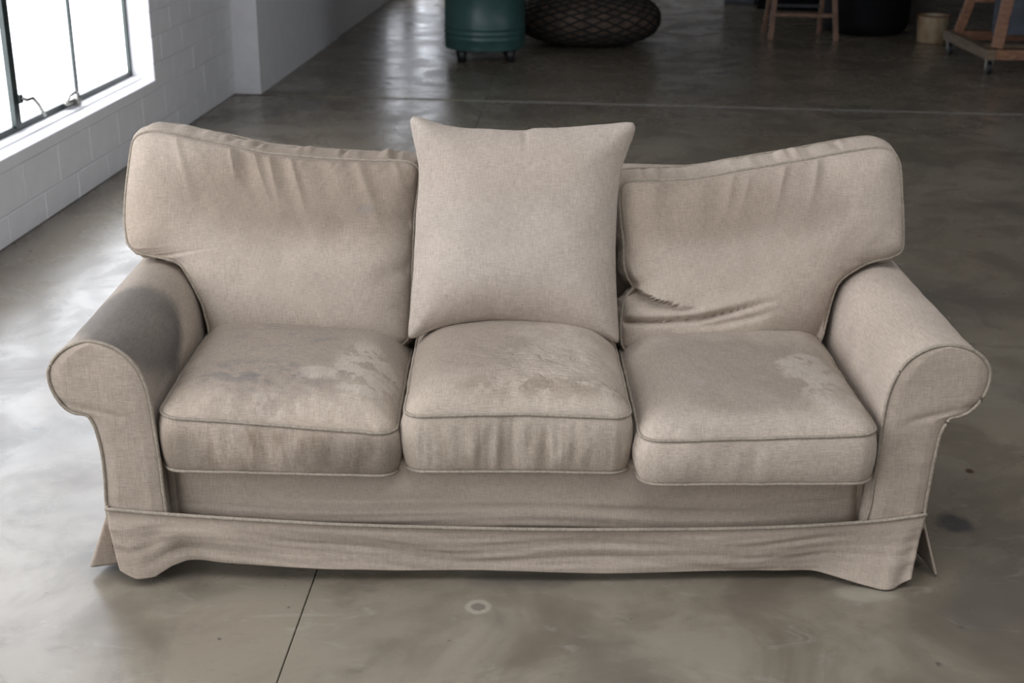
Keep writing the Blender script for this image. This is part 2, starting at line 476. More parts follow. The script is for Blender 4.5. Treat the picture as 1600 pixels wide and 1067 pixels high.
window('added_window_7', WR, mp_right, 8, 2, (), MAT['added_pane_right'])  # unseen, added so the left wall catches more light
def mp_sky(u, d, z): return RW(u, z, H+d)
ADDED_SKYLIGHT = (1.2, 4.6, -9.6, -7.2); ce = MB(); wall_with(ce, -.3, O1+.3, 0, .2, S0-.3, S1+.3, [ADDED_SKYLIGHT], mp_sky)
tag(ce.build('ceiling', MAT['ceil']), kind='structure')
window('added_skylight', ADDED_SKYLIGHT, mp_sky, 4, 2, (), MAT['added_pane_sky'], sill=False)  # unseen skylight, added to brighten seat tops and arms

def far_box(m, a, b, d0, d1, z0, z1): return m.box(a, b, S1-d1, S1-d0, z0, z1, RW)
dr = far_box(far_box(far_box(MB(), 3.45, 3.55, 0, .06, 0, 2.2), 5.25, 5.35, 0, .06, 0, 2.2), 3.45, 5.35, 0, .06, 2.2, 2.3).build('added_door_1', MAT['wall']); tag(dr, kind='structure')  # unseen white door, added to brighten its reflection in the floor
for a in (3.555, 4.405):
    lf = far_box(MB(), a, a+.84, .0, .04, .01, 2.19).build('added_door_leaf', MAT['wall'], dr)
far_box(MB(), 4.33, 4.37, .04, .09, .95, 1.12).build('handle', MAT['alu'], dr)

# ------------------------------------------------------------------ the sofa
PIPING = fabric('piping_cord', (.285, .245, .195), warp=(300, 300, 300), weft=(120, 120, 120))
F_BODY = fabric('linen_cover', (.365, .305, .245), warp=(1150, 60, 45), weft=(55, 60, 1150),
    stains=[dict(c=(-.9, .0, .06), r=(.12, .3, .06), col=(.27, .22, .17), k=.5, soft=.6)])
F_ARML = fabric('linen_arm_stained', (.375, .315, .252), warp=(700, 30, 700), weft=(90, 800, 90),
    stains=[dict(c=(-.93, .21, .60), r=(.135, .235, .15), col=(.050, .047, .047), k=.95, soft=.2, ns=6., na=.28),
            dict(c=(-.90, .05, .50), r=(.08, .25, .12), col=(.20, .175, .145), k=.45, soft=.5),
            dict(c=(-1.0, .30, .62), r=(.16, .34, .12), col=(.235, .205, .175), k=.55, soft=.45, ns=7.)], seed=1.3)
F_ARMR = fabric('linen_arm_lit', (.455, .385, .32), warp=(700, 30, 700), weft=(90, 800, 90),  # same linen as the left arm, made paler to stand in for light
    stains=[dict(c=(.93, .15, .60), r=(.1, .3, .12), col=(.33, .275, .215), k=.35, soft=.6)], seed=2.7)

sofa = empty('sofa'); tag(sofa, 'beige linen skirted sofa with rolled arms and a dark stain on one arm', 'sofa')

# seat deck and front panel
m = MB().box(-.86, .86, .06, .80, .06, .288); bevel(m.build('seat_base', F_BODY, sofa), .02, 3)
def sheet(name, nu, nv, fn, mat, parent, thick=0.0):
    U, Vv = np.meshgrid(np.linspace(0, 1, nu), np.linspace(0, 1, nv))
    X, Y, Z = fn(U, Vv)
    V = np.stack([X.ravel(), Y.ravel(), Z.ravel()], -1)
    F = [(j*nu+i, j*nu+i+1, (j+1)*nu+i+1, (j+1)*nu+i) for j in range(nv-1) for i in range(nu-1)]
    o = mesh(name, V, F, mat, parent)
    if thick:
        md = o.modifiers.new('thick', 'SOLIDIFY'); md.thickness = thick; md.offset = 0
    return o
SKT = np.array([(-0.980, 0.197), (-0.843, 0.184), (-0.629, 0.169), (-0.383, 0.156), (-0.012, 0.147), (0.298, 0.147), (0.608, 0.154), (0.839, 0.170), (0.984, 0.190)])
SKTc = catmull(SKT, 200, False)
def sk_top(x): return np.interp(x, SKTc[:, 0], SKTc[:, 1])
def f_front(U, V):
    X = -.852+1.704*U; zt = .335; zb = sk_top(X)-.03
    Z = zt+(zb-zt)*V
    edge = np.minimum(U, 1-U)*1.704
    Y = .044+.03*np.exp(-(edge/.022)**2)+.06*np.exp(-((1-0)*V/.10)**2)
    # long folds lying along the bottom of the panel, faint slub elsewhere
    w = sstep(.45, .85, V)
    Y = Y-.0042*w*fbm(X*1.3, Z*40+vn(X*2.2, X*0, 3)*1.2, 5, 2)-.003*fbm(X*3.2, Z*9, 8, 3)-.012*sstep(0, .4, np.minimum(U, 1-U)*2)
    return X, Y, Z
sheet('front_panel', 420, 90, f_front, F_BODY, sofa)

# rolled arms
ARM_L = [(-0.847, 0.179), (-0.850, 0.243), (-0.851, 0.304), (-0.854, 0.361), (-0.857, 0.414), (-0.859, 0.455), (-0.865, 0.503), (-0.879, 0.548), (-0.905, 0.585), (-0.941, 0.610), (-0.984, 0.621), (-1.021, 0.614), (-1.057, 0.592), (-1.081, 0.563), (-1.089, 0.536), (-1.083, 0.499), (-1.064, 0.462), (-1.040, 0.444), (-1.012, 0.439), (-1.001, 0.425), (-0.992, 0.397), (-0.985, 0.345), (-0.984, 0.278), (-0.987, 0.208)]
ARM_R = [(0.848, 0.164), (0.854, 0.207), (0.856, 0.259), (0.859, 0.325), (0.860, 0.404), (0.863, 0.468), (0.871, 0.517), (0.888, 0.562), (0.914, 0.593), (0.950, 0.614), (0.987, 0.622), (1.026, 0.618), (1.059, 0.605), (1.085, 0.581), (1.097, 0.553), (1.096, 0.522), (1.085, 0.488), (1.063, 0.459), (1.041, 0.446), (1.019, 0.441), (1.009, 0.426), (0.999, 0.395), (0.993, 0.333), (0.989, 0.260), (0.986, 0.185)]
def tube_along(name, P, rad, mat, parent, closed=False, n=8):
    return MB().tube(P, rad, n, closed).build(name, mat, parent, True, False)
def arm(P, mat, seed):
    sgn = 1 if P[0][0] > 0 else -1
    P = [(P[0][0], .10)]+list(P)+[(P[-1][0], .08)]
    C = catmull(P, 170, False); ny = 110
    ys = np.concatenate([[.004], np.linspace(.012, .86, ny-1)])
    T = np.gradient(C, axis=0); T /= np.linalg.norm(T, axis=1)[:, None]
    Nn = np.stack([T[:, 1], -T[:, 0]], -1)*(-sgn)         # outward
    cen = np.array([P[10][0], .5])
    if ((C[85]-cen)@Nn[85]) < 0: Nn = -Nn
    V = np.zeros((ny, 170, 3)); S = np.arange(170)
    for i, y in enumerate(ys):
        d = .004*fbm(S*.035, np.full(170, y*5), seed, 3)+.0025*vn(S*.05+y*9, np.full(170, y*20), seed+3)*math.exp(-y/.12)
        d = d*min(1, max(0., (y-.004)/.03))
        q = C+Nn*d[:, None]
        V[i, :, 0] = q[:, 0]; V[i, :, 1] = y; V[i, :, 2] = q[:, 1]
    F = [(i*170+k, i*170+k+1, (i+1)*170+k+1, (i+1)*170+k) for i in range(ny-1) for k in range(169)]
    VV = V.reshape(-1, 3)
    F += [tuple((ny-1)*170+k for k in range(170))]
    if sgn > 0: F = [f[::-1] for f in F]
    a = mesh('armrest', VV, F, mat, sofa)
    # flat front panel inside the cord
    iz = int(np.argmax(C[:, 1])); inner = C[:iz+1]; outer = C[iz:][::-1]
    zz = np.concatenate([np.linspace(.12, .56, 60), .622-(.622-.56)*(np.linspace(1, 0, 24)[1:])**2])
    zmax = C[iz, 1]; zz = np.minimum(zz, zmax-1e-4)
    xi = np.interp(zz, inner[:, 1], inner[:, 0]); xo = np.interp(zz, outer[:, 1], outer[:, 0])
    nu = 40; tt = np.linspace(0, 1, nu)
    X = xi[:, None]+(xo-xi)[:, None]*tt[None]; Z = np.repeat(zz[:, None], nu, 1)
    ed = np.minimum(tt, 1-tt)[None]*np.abs(xo-xi)[:, None]
    Y = .002-.010*np.minimum(1, ed/.03)**.6+.0025*fbm(X*6, Z*14, seed+9, 3)*np.minimum(1, ed/.03)
    Y = Y+.004*np.exp(-((Z-.44-.25*(np.abs(X)-.95))/.008)**2)*sstep(.9, .95, np.abs(X))
    F = [(j*nu+i, j*nu+i+1, (j+1)*nu+i+1, (j+1)*nu+i) for j in range(len(zz)-1) for i in range(nu-1)]
    if sgn < 0: F = [f[::-1] for f in F]
    mesh('front_facing', np.stack([X.ravel(), Y.ravel(), Z.ravel()], -1), F, F_BODY, a)
    tube_along('piping', [(c[0]+Nn[i, 0]*.001, -.001, c[1]+Nn[i, 1]*.001) for i, c in enumerate(C) if c[1] > .14], .0042, PIPING, a)
    return a
arm(ARM_L, F_ARML, 1); arm(ARM_R, F_ARMR, 4)

# back of the sofa
C = rrect(.665, .795, .10, .835, .035, 5)
n = len(C); V = []; F = []
xs = np.linspace(-.90, .90, 60)
for x in xs:
    for (y, z) in C: V.append((x, y+(z-.1)*.2, z+.003*math.sin(x*9)))
for i in range(len(xs)-1):
    for k in range(n): F.append((i*n+k, i*n+(k+1) % n, (i+1)*n+(k+1) % n, (i+1)*n+k))
F += [tuple(range(n))[::-1], tuple((len(xs)-1)*n+k for k in range(n))]
bk = mesh('backrest', V, F, F_BODY, sofa, True, True)
tube_along('piping', [(x, .835, .836+.003*math.sin(x*9)) for x in xs], .005, PIPING, bk)
tube_along('piping', [(x, .938, .826+.003*math.sin(x*9)) for x in xs], .005, PIPING, bk)

# skirt: front, two sides, rear
HEM = np.array([(-1.0, .05), (-0.975, 0.036), (-0.945, 0.024), (-0.900, 0.026), (-0.862, 0.045), (-0.825, 0.053), (-0.633, 0.045), (-0.478, 0.036), (-0.261, 0.030), (-0.074, 0.033), (0.222, 0.026), (0.613, 0.028), (0.754, 0.026), (0.834, 0.014), (0.906, 0.004), (0.945, 0.006), (0.975, 0.02), (1.0, .035)])
def f_skirt(U, V):
    # runs round both corners a little way
    L = 1.97+.12; s = (U-.5)*L
    X = np.clip(s, -.985, .985); over = np.abs(s)-.985; ov = np.clip(over, 0, 1)
    zt = sk_top(X); zh = np.interp(X, HEM[:, 0], HEM[:, 1])
    Z = zt+(zh-zt)*V
    Y = -.012+ov*1.0
    # taper inwards towards the hem at the ends, kick forward at the corners
    X = X*(1-.012*V-.012*V*V)
    kick = .034*np.exp(-((s+.935)/.075)**2)+.040*np.exp(-((s-.925)/.10)**2)
    hollow = .012*np.exp(-((s+.80)/.05)**2)+.008*np.exp(-((s-.74)/.06)**2)
    Y = Y-(kick-hollow)*V**1.25+.004*V
    Y = Y-.0065*fbm(X*2.0, V*2.6+vn(X*3, X*0, 11), 12, 3)*sstep(0, .35, V)-.0008*fbm(X*1.6, V*7, 15, 2)
    # dents beside the left corner
    Y = Y+.010*np.exp(-((s+.885)/.03)**2-((V-.45)/.16)**2)+.007*np.exp(-((s+.84)/.05)**2-((V-.78)/.13)**2)
    # pleats at the right corner
    Y = Y+.010*np.sin((s-.80)*75+V*2)*sstep(.86, .96, s)*V*.6
    X = X+np.sign(s)*ov*.10*V
    return X, Y, Z
sk = sheet('front_skirt', 560, 70, f_skirt, F_BODY, sofa, .004)
xx = np.linspace(-.985, .985, 160)
tube_along('piping', [(-.983, .04, .196)]+[(x, -.0155, float(sk_top(x))+.001) for x in xx]+[(.985, .04, .19)], .0048, PIPING, sk)
def f_side(sgn, z0, flare, lo, pleat):
    def fn(U, V):
        R_ = np.clip(U/pleat, 0, 1) if pleat else np.ones_like(U); U = np.clip((U-pleat)/(1-pleat), 0, 1)
        y = .030+.848*U+.012*(1-R_)
        Z = z0+(lo+.008*np.sin(U*9)-z0)*V
        X = (.988+flare*V**1.1*np.exp(-U/.18)+.012*V+.004*np.sin(U*20)*V)
        X = sgn*(X-(1-R_)*(.02+(flare+.012)*V))
        return X, y-.012*V*np.exp(-U/.1)*R_, Z
    return fn
for sgn, z0, fl_, lo, ple in ((-1, .196, .052, .02, .12), (1, .19, .045, .004, 0)):
    so = sheet('side_skirt', 130, 30, f_side(sgn, z0, fl_, lo, ple), F_BODY, sofa, .005)
    tube_along('piping', [(sgn*.99, .02, z0), (sgn*.99, .4, z0-.004), (sgn*.99, .88, z0)], .0045, PIPING, so)
def f_rear(U, V): return -.97+1.94*U, .89+.01*V+.006*np.sin(U*30)*V, .19-.18*V
sheet('rear_skirt', 120, 12, f_rear, F_BODY, sofa, .004)
for x in (-.9, .9):
    for y in (.08, .80):
        MB().lathe([(0, 0), (.022, 0), (.028, .075), (0, .075)], (x, y, 0), 16).build('foot', MAT['dark_wall'], sofa)

# ------------------------------------------------------------------ cushions
def cushion(root, outline, t, crown_t, crown_b, mat, p=2.6, q=.7, N=420, K=64, Mb=14, bulge=.012, cen=None, disp=None, zedge=None,
            pucker=(.004, .05, 1.0), band_pucker=.003, seed=0, piping=True, edge_wave=.0015, pr=.0040, shear=0.0):
    C = catmull(outline, N)
    if np.sum(C[:, 0]*np.roll(C[:, 1], -1)-np.roll(C[:, 0], -1)*C[:, 1]) < 0: C = C[::-1]
    cen = np.array(cen if cen is not None else C.mean(0))
    T = np.roll(C, -1, 0)-np.roll(C, 1, 0); T /= np.linalg.norm(T, axis=1)[:, None]; Nn = np.stack([T[:, 1], -T[:, 0]], -1)
    Ls = np.concatenate([[0], np.cumsum(np.linalg.norm(np.diff(C, axis=0), axis=1))]); per = Ls[-1]+np.linalg.norm(C[0]-C[-1])
    th = Ls/per*2*math.pi; cx_, sx_ = np.cos(th)*per/6.283, np.sin(th)*per/6.283     # periodic noise coordinates
    C = C+Nn*(edge_wave*fbm(cx_*14, sx_*14, seed, 3))[:, None]
    ze = zedge(C[:, 0], C[:, 1]) if zedge else np.zeros(N)
    ze = ze+.0015*fbm(cx_*9, sx_*9, seed+2, 2)
    rad = np.linalg.norm(C-cen, axis=1)
    V = []; 
    r = 1-(1-np.linspace(0, 1, K))**1.5
    ridg = 1-2*np.abs(vn(cx_*24*pucker[2], sx_*24*pucker[2], seed+5)); ridg2 = fbm(cx_*38*pucker[2], sx_*38*pucker[2], seed+7, 2)
    amp = np.clip(.5+.8*vn(cx_*5, sx_*5, seed+21), .1, 1.3)
    ds = per/N
    def smooth_d(Q):
        # distance to the seam, rounded off so that no ridge forms along the middle
        dx = Q[:, None, 0]-C[None, :, 0]; dy = Q[:, None, 1]-C[None, :, 1]; d2 = dx*dx+dy*dy
        k = np.argmin(d2, 1); ii = np.arange(len(Q))
        perp = np.abs(dx[ii, k]*Nn[k, 0]+dy[ii, k]*Nn[k, 1])
        D = (np.sum(ds/(d2+1e-9)**1.5, 1))**-.5
        w = sstep(1.0*ds, 3.0*ds, np.sqrt(d2[ii, k]))
        return np.clip((perp/math.sqrt(2)*(1-w)+D*w)/Dmax, 0, 1)
    Dmax = 1.0
    gx_, gy_ = np.meshgrid(np.linspace(-.12, .12, 13), np.linspace(-.12, .12, 13))
    Dmax = float(np.max((np.sum(ds/(((cen[0]+gx_.ravel())[:, None]-C[None, :, 0])**2+((cen[1]+gy_.ravel())[:, None]-C[None, :, 1])**2)**1.5, 1))**-.5))*1.02
    def face(sign, crown):
        rows = []
        for rr in r:
            q2 = cen+(C-cen)*rr; d = (1-rr)*rad
            base = crown*(1-(1-smooth_d(q2))**p)**q
            pk = pucker[0]*amp*(.6*ridg+.5*ridg2)*np.exp(-d/(pucker[1]*(1+.8*vn(cx_*8, sx_*8, seed+31))))*sstep(0, .012, d)
            zc = sign*(t/2+base+pk)+ze*(1 if sign > 0 else .3)*rr**2
            if sign > 0 and disp is not None: zc = zc+disp(q2[:, 0], q2[:, 1], d)*sstep(0, .015, d)
            zc = zc+sign*.0022*fbm(q2[:, 0]*9, q2[:, 1]*9, seed+41, 3)*sstep(0, .03, d)
            rows.append(np.stack([q2[:, 0], q2[:, 1], zc], -1))
        return rows
    top = face(1, crown_t); bot = face(-1, crown_b)
    ymid, ymax = cen[1], C[:, 1].max()
    def shift(y, w): return shear*w*sstep(ymid, ymid+.6*(ymax-ymid), y)
    for row in bot: row[:, 1] += shift(row[:, 1], 1.0)
    rows = top[:]
    zt_, zb_ = top[-1][:, 2], bot[-1][:, 2]
    if t > .02:
        for j in range(1, Mb):
            w = j/Mb; sh = math.sin(math.pi*w)**.7
            off = bulge*sh+band_pucker*sh*(.7*ridg2+.5*fbm(cx_*22, sx_*22+w*1.2, seed+51, 2))*amp
            q2 = C+Nn*off[:, None]; rows.append(np.stack([q2[:, 0], q2[:, 1]+shift(C[:, 1], w), zt_+(zb_-zt_)*w], -1))
    rows += bot[::-1]
    R = len(rows); V = np.concatenate(rows)
    F = [(i*N+k, i*N+(k+1) % N, (i+1)*N+(k+1) % N, (i+1)*N+k) for i in range(R-1) for k in range(N)]
    F = [f[::-1] for f in F]
    o = mesh('cover', V, F, mat, root)
    if piping:
        for nm, zz, w in (('piping', zt_, 0), ('piping', zb_, 1)):
            P = [(C[i, 0]+Nn[i, 0]*.002, C[i, 1]+Nn[i, 1]*.002+float(shift(C[i, 1], w)), zz[i]) for i in range(0, N, 2)]
            tube_along(nm, P, pr, PIPING, root, True)
    return o

BROWN = (.235, .190, .146); TAUPE = (.26, .222, .185); PALE = (.47, .415, .352); GREY = (.17, .158, .150)
def seat(label, x0, x1, y0, y1, z0, t, crown, mat, zedge, seed, disp=None, **kw):
    e = empty('seat_cushion', ((x0+x1)/2, (y0+y1)/2, z0+t/2)); tag(e, label, 'cushion', 'seat cushions of the sofa')
    w, d = (x1-x0)/2, (y1-y0)/2
    cushion(e, rrect(-w, w, -d, d, .045), t, crown, .004, mat, zedge=zedge, seed=seed, disp=disp, **kw)
    return e
SW = dict(warp=(1050, 40, 60), weft=(45, 700, 500))
F_S1 = fabric('linen_seat_soiled', (.39, .325, .26), stains=[
    dict(c=(-.02, .03, .09), r=(.29, .31, .14), col=(.262, .218, .177), k=.85, soft=.3, ns=5.),
    dict(c=(.20, .05, .10), r=(.08, .25, .1), col=(.34, .29, .235), k=.6, soft=.5, ns=6.),
    dict(c=(-.07, -.15, .10), r=(.19, .07, .1), col=(.15, .14, .138), k=.6, soft=.7, brk=12, b0=.50, b1=.60, bst=(1, 1.5, 1)),
    dict(c=(-.02, .10, .11), r=(.15, .10, .1), col=(.17, .158, .155), k=.5, soft=.7, brk=14, b0=.54, b1=.62, bst=(1, 2.2, 1)),
    dict(c=(.195, -.08, .09), r=(.09, .16, .1), col=(.44, .385, .32), k=.85, soft=.3, brk=17, b0=.44, b1=.49),
    dict(c=(.075, -.13, .09), r=(.055, .035, .1), col=(.43, .375, .31), k=.55, soft=.2, ns=25.),
    dict(c=(-.03, -.25, .07), r=(.28, .055, .05), col=(.43, .37, .305), k=.6, soft=.4, brk=20, b0=.46, b1=.58, bst=(1.8, .5, 1)),
    dict(c=(0, -.31, -.005), r=(.31, .05, .06), col=(.195, .148, .105), k=.75, soft=.5, brk=9, b0=.40, b1=.62, bst=(1.8, 1, .45)),
    dict(c=(.20, -.31, -.02), r=(.14, .05, .06), col=(.165, .138, .112), k=.7, soft=.5, ns=8.),
    dict(c=(-.23, -.31, -.02), r=(.07, .05, .07), col=(.20, .165, .13), k=.6, soft=.5, ns=8.)], seed=.0, **SW)
F_S2 = fabric('linen_seat_worn', (.40, .34, .275), stains=[
    dict(c=(-.09, .05, .09), r=(.22, .30, .14), col=(.262, .215, .170), k=.8, soft=.4, ns=5.),
    dict(c=(.14, .0, .10), r=(.15, .2, .1), col=(.45, .39, .325), k=.55, soft=.5, brk=9, b0=.42, b1=.6),
    dict(c=(.06, -.235, .09), r=(.25, .045, .07), col=(.225, .18, .135), k=.75, soft=.5, brk=18, b0=.42, b1=.55),
    dict(c=(.02, -.31, -.02), r=(.27, .05, .07), col=(.28, .225, .168), k=.6, soft=.5, brk=9, b0=.4, b1=.6, bst=(2, 1, .4))],
    crackle=dict(c=(.08, -.13, .1), r=(.19, .13, .12), s=(13, 30, 13)), seed=3.0, **SW)
F_S3 = fabric('linen_seat_patch', (.41, .348, .285), stains=[
    dict(c=(-.02, -.05, .09), r=(.27, .26, .14), col=(.258, .216, .174), k=.9, soft=.28, ns=5.),
    dict(c=(.17, -.04, .09), r=(.075, .10, .1), col=(.43, .38, .325), k=.7, soft=.15, ns=14., na=.6, brk=15, b0=.40, b1=.46),
    dict(c=(.21, -.17, .09), r=(.08, .09, .1), col=(.42, .37, .315), k=.65, soft=.2, ns=14., na=.6, brk=17, b0=.40, b1=.46),
    dict(c=(-.12, -.12, .1), r=(.018, .018, .1), col=(.33, .30, .27), k=.4, soft=.5, ns=25.),
    dict(c=(0, -.285, .06), r=(.28, .03, .05), col=(.38, .33, .272), k=.6, soft=.5)],
    seed=6.0, **SW)
def bell(x, y, cx, cy, sx, sy): return np.exp(-((x-cx)/sx)**2-((y-cy)/sy)**2)
seat('soiled taupe seat cushion beside the stained left armrest', -.845, -.290, -.004, .605, .290, .125, .068, F_S1,
     lambda x, y: .022-.045*(x+.28)/.56+.0*y-.008*sstep(.0, .3, y), 11,
     disp=lambda x, y, d: .02*(y+.1)*sstep(0, .1, d)+.006*bell(x, y, -.05, .05, .2, .2)+.003*fbm(x*14, y*7, 3, 3)*sstep(.2, .0, y+.2), pucker=(.009, .045, 1.0), band_pucker=.008)
seat('worn middle seat cushion with crinkled cloth under the square pillow', -.268, .266, .004, .61, .290, .140, .074, F_S2,
     lambda x, y: .012*np.cos(x*5.0)-.004*sstep(0, .3, y), 12,
     disp=lambda x, y, d: .05*(y-.02)*sstep(0, .1, d)*sstep(-.05, .1, y)+.0028*fbm(x*22, y*22, 6, 3)*bell(x, y, .06, -.1, .22, .16), pucker=(.006, .04, 1.0), band_pucker=.014)
seat('seat cushion with a pale scuffed patch beside the right armrest', .289, .838, -.050, .59, .290, .118, .062, F_S3,
     lambda x, y: -.010+.022*(x+.28)/.56, 13,
     disp=lambda x, y, d: .02*(y+.1)*sstep(0, .1, d)+.004*bell(x, y, 0, .05, .2, .2), pucker=(.006, .04, 1.0), band_pucker=.005)

def lean(root, B, up):
    up = Vector(up).normalized(); x = Vector((1, 0, 0)); nrm = x.cross(up)
    root.matrix_world = Matrix(((x.x, up.x, nrm.x, B[0]), (x.y, up.y, nrm.y, B[1]), (x.z, up.z, nrm.z, B[2]), (0, 0, 0, 1)))
BC_L = [(-0.483, 0.507), (-0.474, 0.538), (-0.450, 0.555), (-0.415, 0.559), (-0.352, 0.552), (-0.276, 0.536), (-0.200, 0.520), (-0.119, 0.505), (-0.030, 0.496), (0.056, 0.489), (0.144, 0.486), (0.232, 0.484), (0.273, 0.479), (0.293, 0.461), (0.292, 0.418), (0.283, 0.359), (0.278, 0.283), (0.275, 0.202), (0.272, 0.113), (0.268, 0.026), (0.256, -0.004), (0.200, -0.024), (-0.061, -0.025), (-0.244, -0.017), (-0.279, 0.045), (-0.296, 0.104), (-0.328, 0.169), (-0.359, 0.210), (-0.412, 0.224), (-0.465, 0.236), (-0.490, 0.256), (-0.498, 0.291), (-0.500, 0.343), (-0.495, 0.413)]
BC_R = [(-0.280, 0.403), (-0.274, 0.423), (-0.255, 0.434), (-0.192, 0.436), (-0.104, 0.439), (-0.022, 0.452), (0.081, 0.470), (0.183, 0.487), (0.286, 0.506), (0.368, 0.521), (0.423, 0.528), (0.458, 0.520), (0.478, 0.492), (0.485, 0.449), (0.487, 0.386), (0.491, 0.326), (0.493, 0.277), (0.487, 0.250), (0.463, 0.235), (0.415, 0.223), (0.367, 0.201), (0.326, 0.173), (0.309, 0.145), (0.296, 0.098), (0.283, 0.044), (0.273, 0.009), (0.244, -0.018), (0.042, -0.024), (-0.221, -0.029), (-0.263, -0.019), (-0.272, 0.015), (-0.271, 0.067), (-0.262, 0.114), (-0.240, 0.146), (-0.256, 0.177), (-0.266, 0.212), (-0.268, 0.273), (-0.275, 0.328)]
UP = (0, .305, .952)
F_B1 = fabric('linen_back_soiled', (.405, .342, .280), stains=[
    dict(c=(.03, .41, .08), r=(.42, .145, .3), col=(.268, .216, .168), k=.95, soft=.4, ns=4.5, na=.3),
    dict(c=(-.45, .30, .08), r=(.10, .10, .2), col=(.33, .27, .21), k=.5, soft=.5),
    dict(c=(.26, .15, .05), r=(.08, .2, .2), col=(.31, .26, .205), k=.45, soft=.6),
    dict(c=(.155, .352, .1), r=(.022, .012, .2), col=(.22, .2, .2), k=.4, soft=.5, ns=40.),
    dict(c=(.0, -.02, .05), r=(.3, .06, .2), col=(.30, .25, .2), k=.5, soft=.6)], warp=(1150, 50, 60), weft=(60, 1050, 60), seed=9.)
F_B2 = fabric('linen_back_marked', (.41, .345, .282), stains=[
    dict(c=(-.08, .36, .08), r=(.30, .10, .3), col=(.265, .213, .165), k=.85, soft=.45, ns=4.5, na=.3),
    dict(c=(.19, .40, .08), r=(.12, .10, .3), col=(.28, .226, .18), k=.6, soft=.5, ns=6.),
    dict(c=(-.25, .25, .05), r=(.05, .22, .2), col=(.36, .295, .225), k=.5, soft=.6),
    dict(c=(.24, .05, .05), r=(.10, .10, .2), col=(.29, .235, .185), k=.5, soft=.5)], warp=(1150, 50, 60), weft=(60, 1050, 60), seed=12.)
def seg_dist(x, y, P):
    d = np.full(np.shape(x), 9.0); sd = np.zeros(np.shape(x)); along = np.zeros(np.shape(x))
    for i in range(len(P)-1):
        ax, ay = P[i]; bx, by = P[i+1]; ux, uy = bx-ax, by-ay; L2 = ux*ux+uy*uy
        tt = np.clip(((x-ax)*ux+(y-ay)*uy)/L2, 0, 1); px, py = x-ax-tt*ux, y-ay-tt*uy
        dd = np.hypot(px, py); side = (ux*(y-ay)-uy*(x-ax))/math.sqrt(L2)
        mk = dd < d; d = np.where(mk, dd, d); sd = np.where(mk, side, sd); along = np.where(mk, (i+tt)/(len(P)-1), along)
    return d, sd, along
def dispL(x, y, d):
    # hanging folds below the top seam, a pinch at the right side
    top = np.interp(x, [-.48, -.35, -.12, .1, .3], [.555, .552, .505, .488, .475])
    dd = top-y
    fold = .6*vn(x*17+y*5, x*0+y*1.5, 61)+.8*(1-2*np.abs(vn(x*21+y*7, y*2.0, 62)))
    z = .015*fold*np.exp(-(dd/.12)**2)*sstep(-.47, -.3, x)*sstep(.33, .12, x)
    z += .004*fbm(x*6, y*6, 63, 3)*sstep(.1, .3, y)
    dq, sd, al = seg_dist(x, y, [(.30, .30), (.24, .33), (.17, .36)])
    z -= .010*np.exp(-(dq/.015)**2)*(1-al)
    dq, sd, al = seg_dist(x, y, [(.29, .20), (.22, .18), (.15, .15)])
    z -= .007*np.exp(-(dq/.018)**2)*(1-al)
    return z
b1 = empty('back_cushion'); tag(b1, 'wide back cushion draped over the stained armrest, brown soiling along its top', 'cushion', 'back cushions of the sofa')
lean(b1, (-.56, .587, .412), UP)
cushion(b1, BC_L, .12, .055, .02, F_B1, N=520, cen=(-.08, .27), p=2.6, q=.7, shear=.034, seed=23, disp=dispL, bulge=.012, pucker=(.007, .04, 1.0), band_pucker=.014)
def dispR(x, y, d):
    top = np.interp(x, [-.28, -.1, .18, .42, .5], [.435, .44, .487, .528, .51]); dd = top-y
    fold = .6*vn(x*17-y*3, y*1.5, 71)+.8*(1-2*np.abs(vn(x*22-y*5, y*2, 72)))
    z = .010*fold*np.exp(-(dd/.085)**2)*sstep(.40, .2, x)
    z += .004*fbm(x*6, y*6, 73, 3)*sstep(.1, .3, y)
    # the slumped lower part: the body of the cushion sags over two creases
    dq, sd, al = seg_dist(x, y, [(-.30, .16), (-.240, .146), (-.187, .115), (-.108, .094), (-.06, .09)])
    z += np.where(sd > 0, .020*np.exp(-(dq/.05)**2), -.022*np.exp(-(dq/.03)**2))*(1-sstep(.45, 1, al))
    dq, sd, al = seg_dist(x, y, [(-.30, .054), (-.152, .057), (-.064, .064), (.018, .084), (.093, .105), (.197, .135)])
    z += (np.where(sd > 0, .012*np.exp(-(dq/.035)**2), 0)-.020*np.exp(-(dq/.010)**2))*(1-sstep(.45, 1, al))
    dq, sd, al = seg_dist(x, y, [(-.16, .040), (-.02, .047), (.08, .068), (.16, .095)])
    z -= .008*np.exp(-(dq/.010)**2)*np.sin(np.pi*np.clip(al, 0, 1))
    z -= .03*sstep(.10, -.02, y)*sstep(.0, .25, x)
    return z
b2 = empty('back_cushion'); tag(b2, 'slumped back cushion with a crease across its base, resting on the right armrest', 'cushion', 'back cushions of the sofa')
lean(b2, (.56, .587, .412), UP)
cushion(b2, BC_R, .12, .055, .02, F_B2, N=520, cen=(.06, .26), p=2.6, q=.7, shear=.042, seed=33, disp=dispR, bulge=.012, pucker=(.006, .035, 1.0), band_pucker=.014)

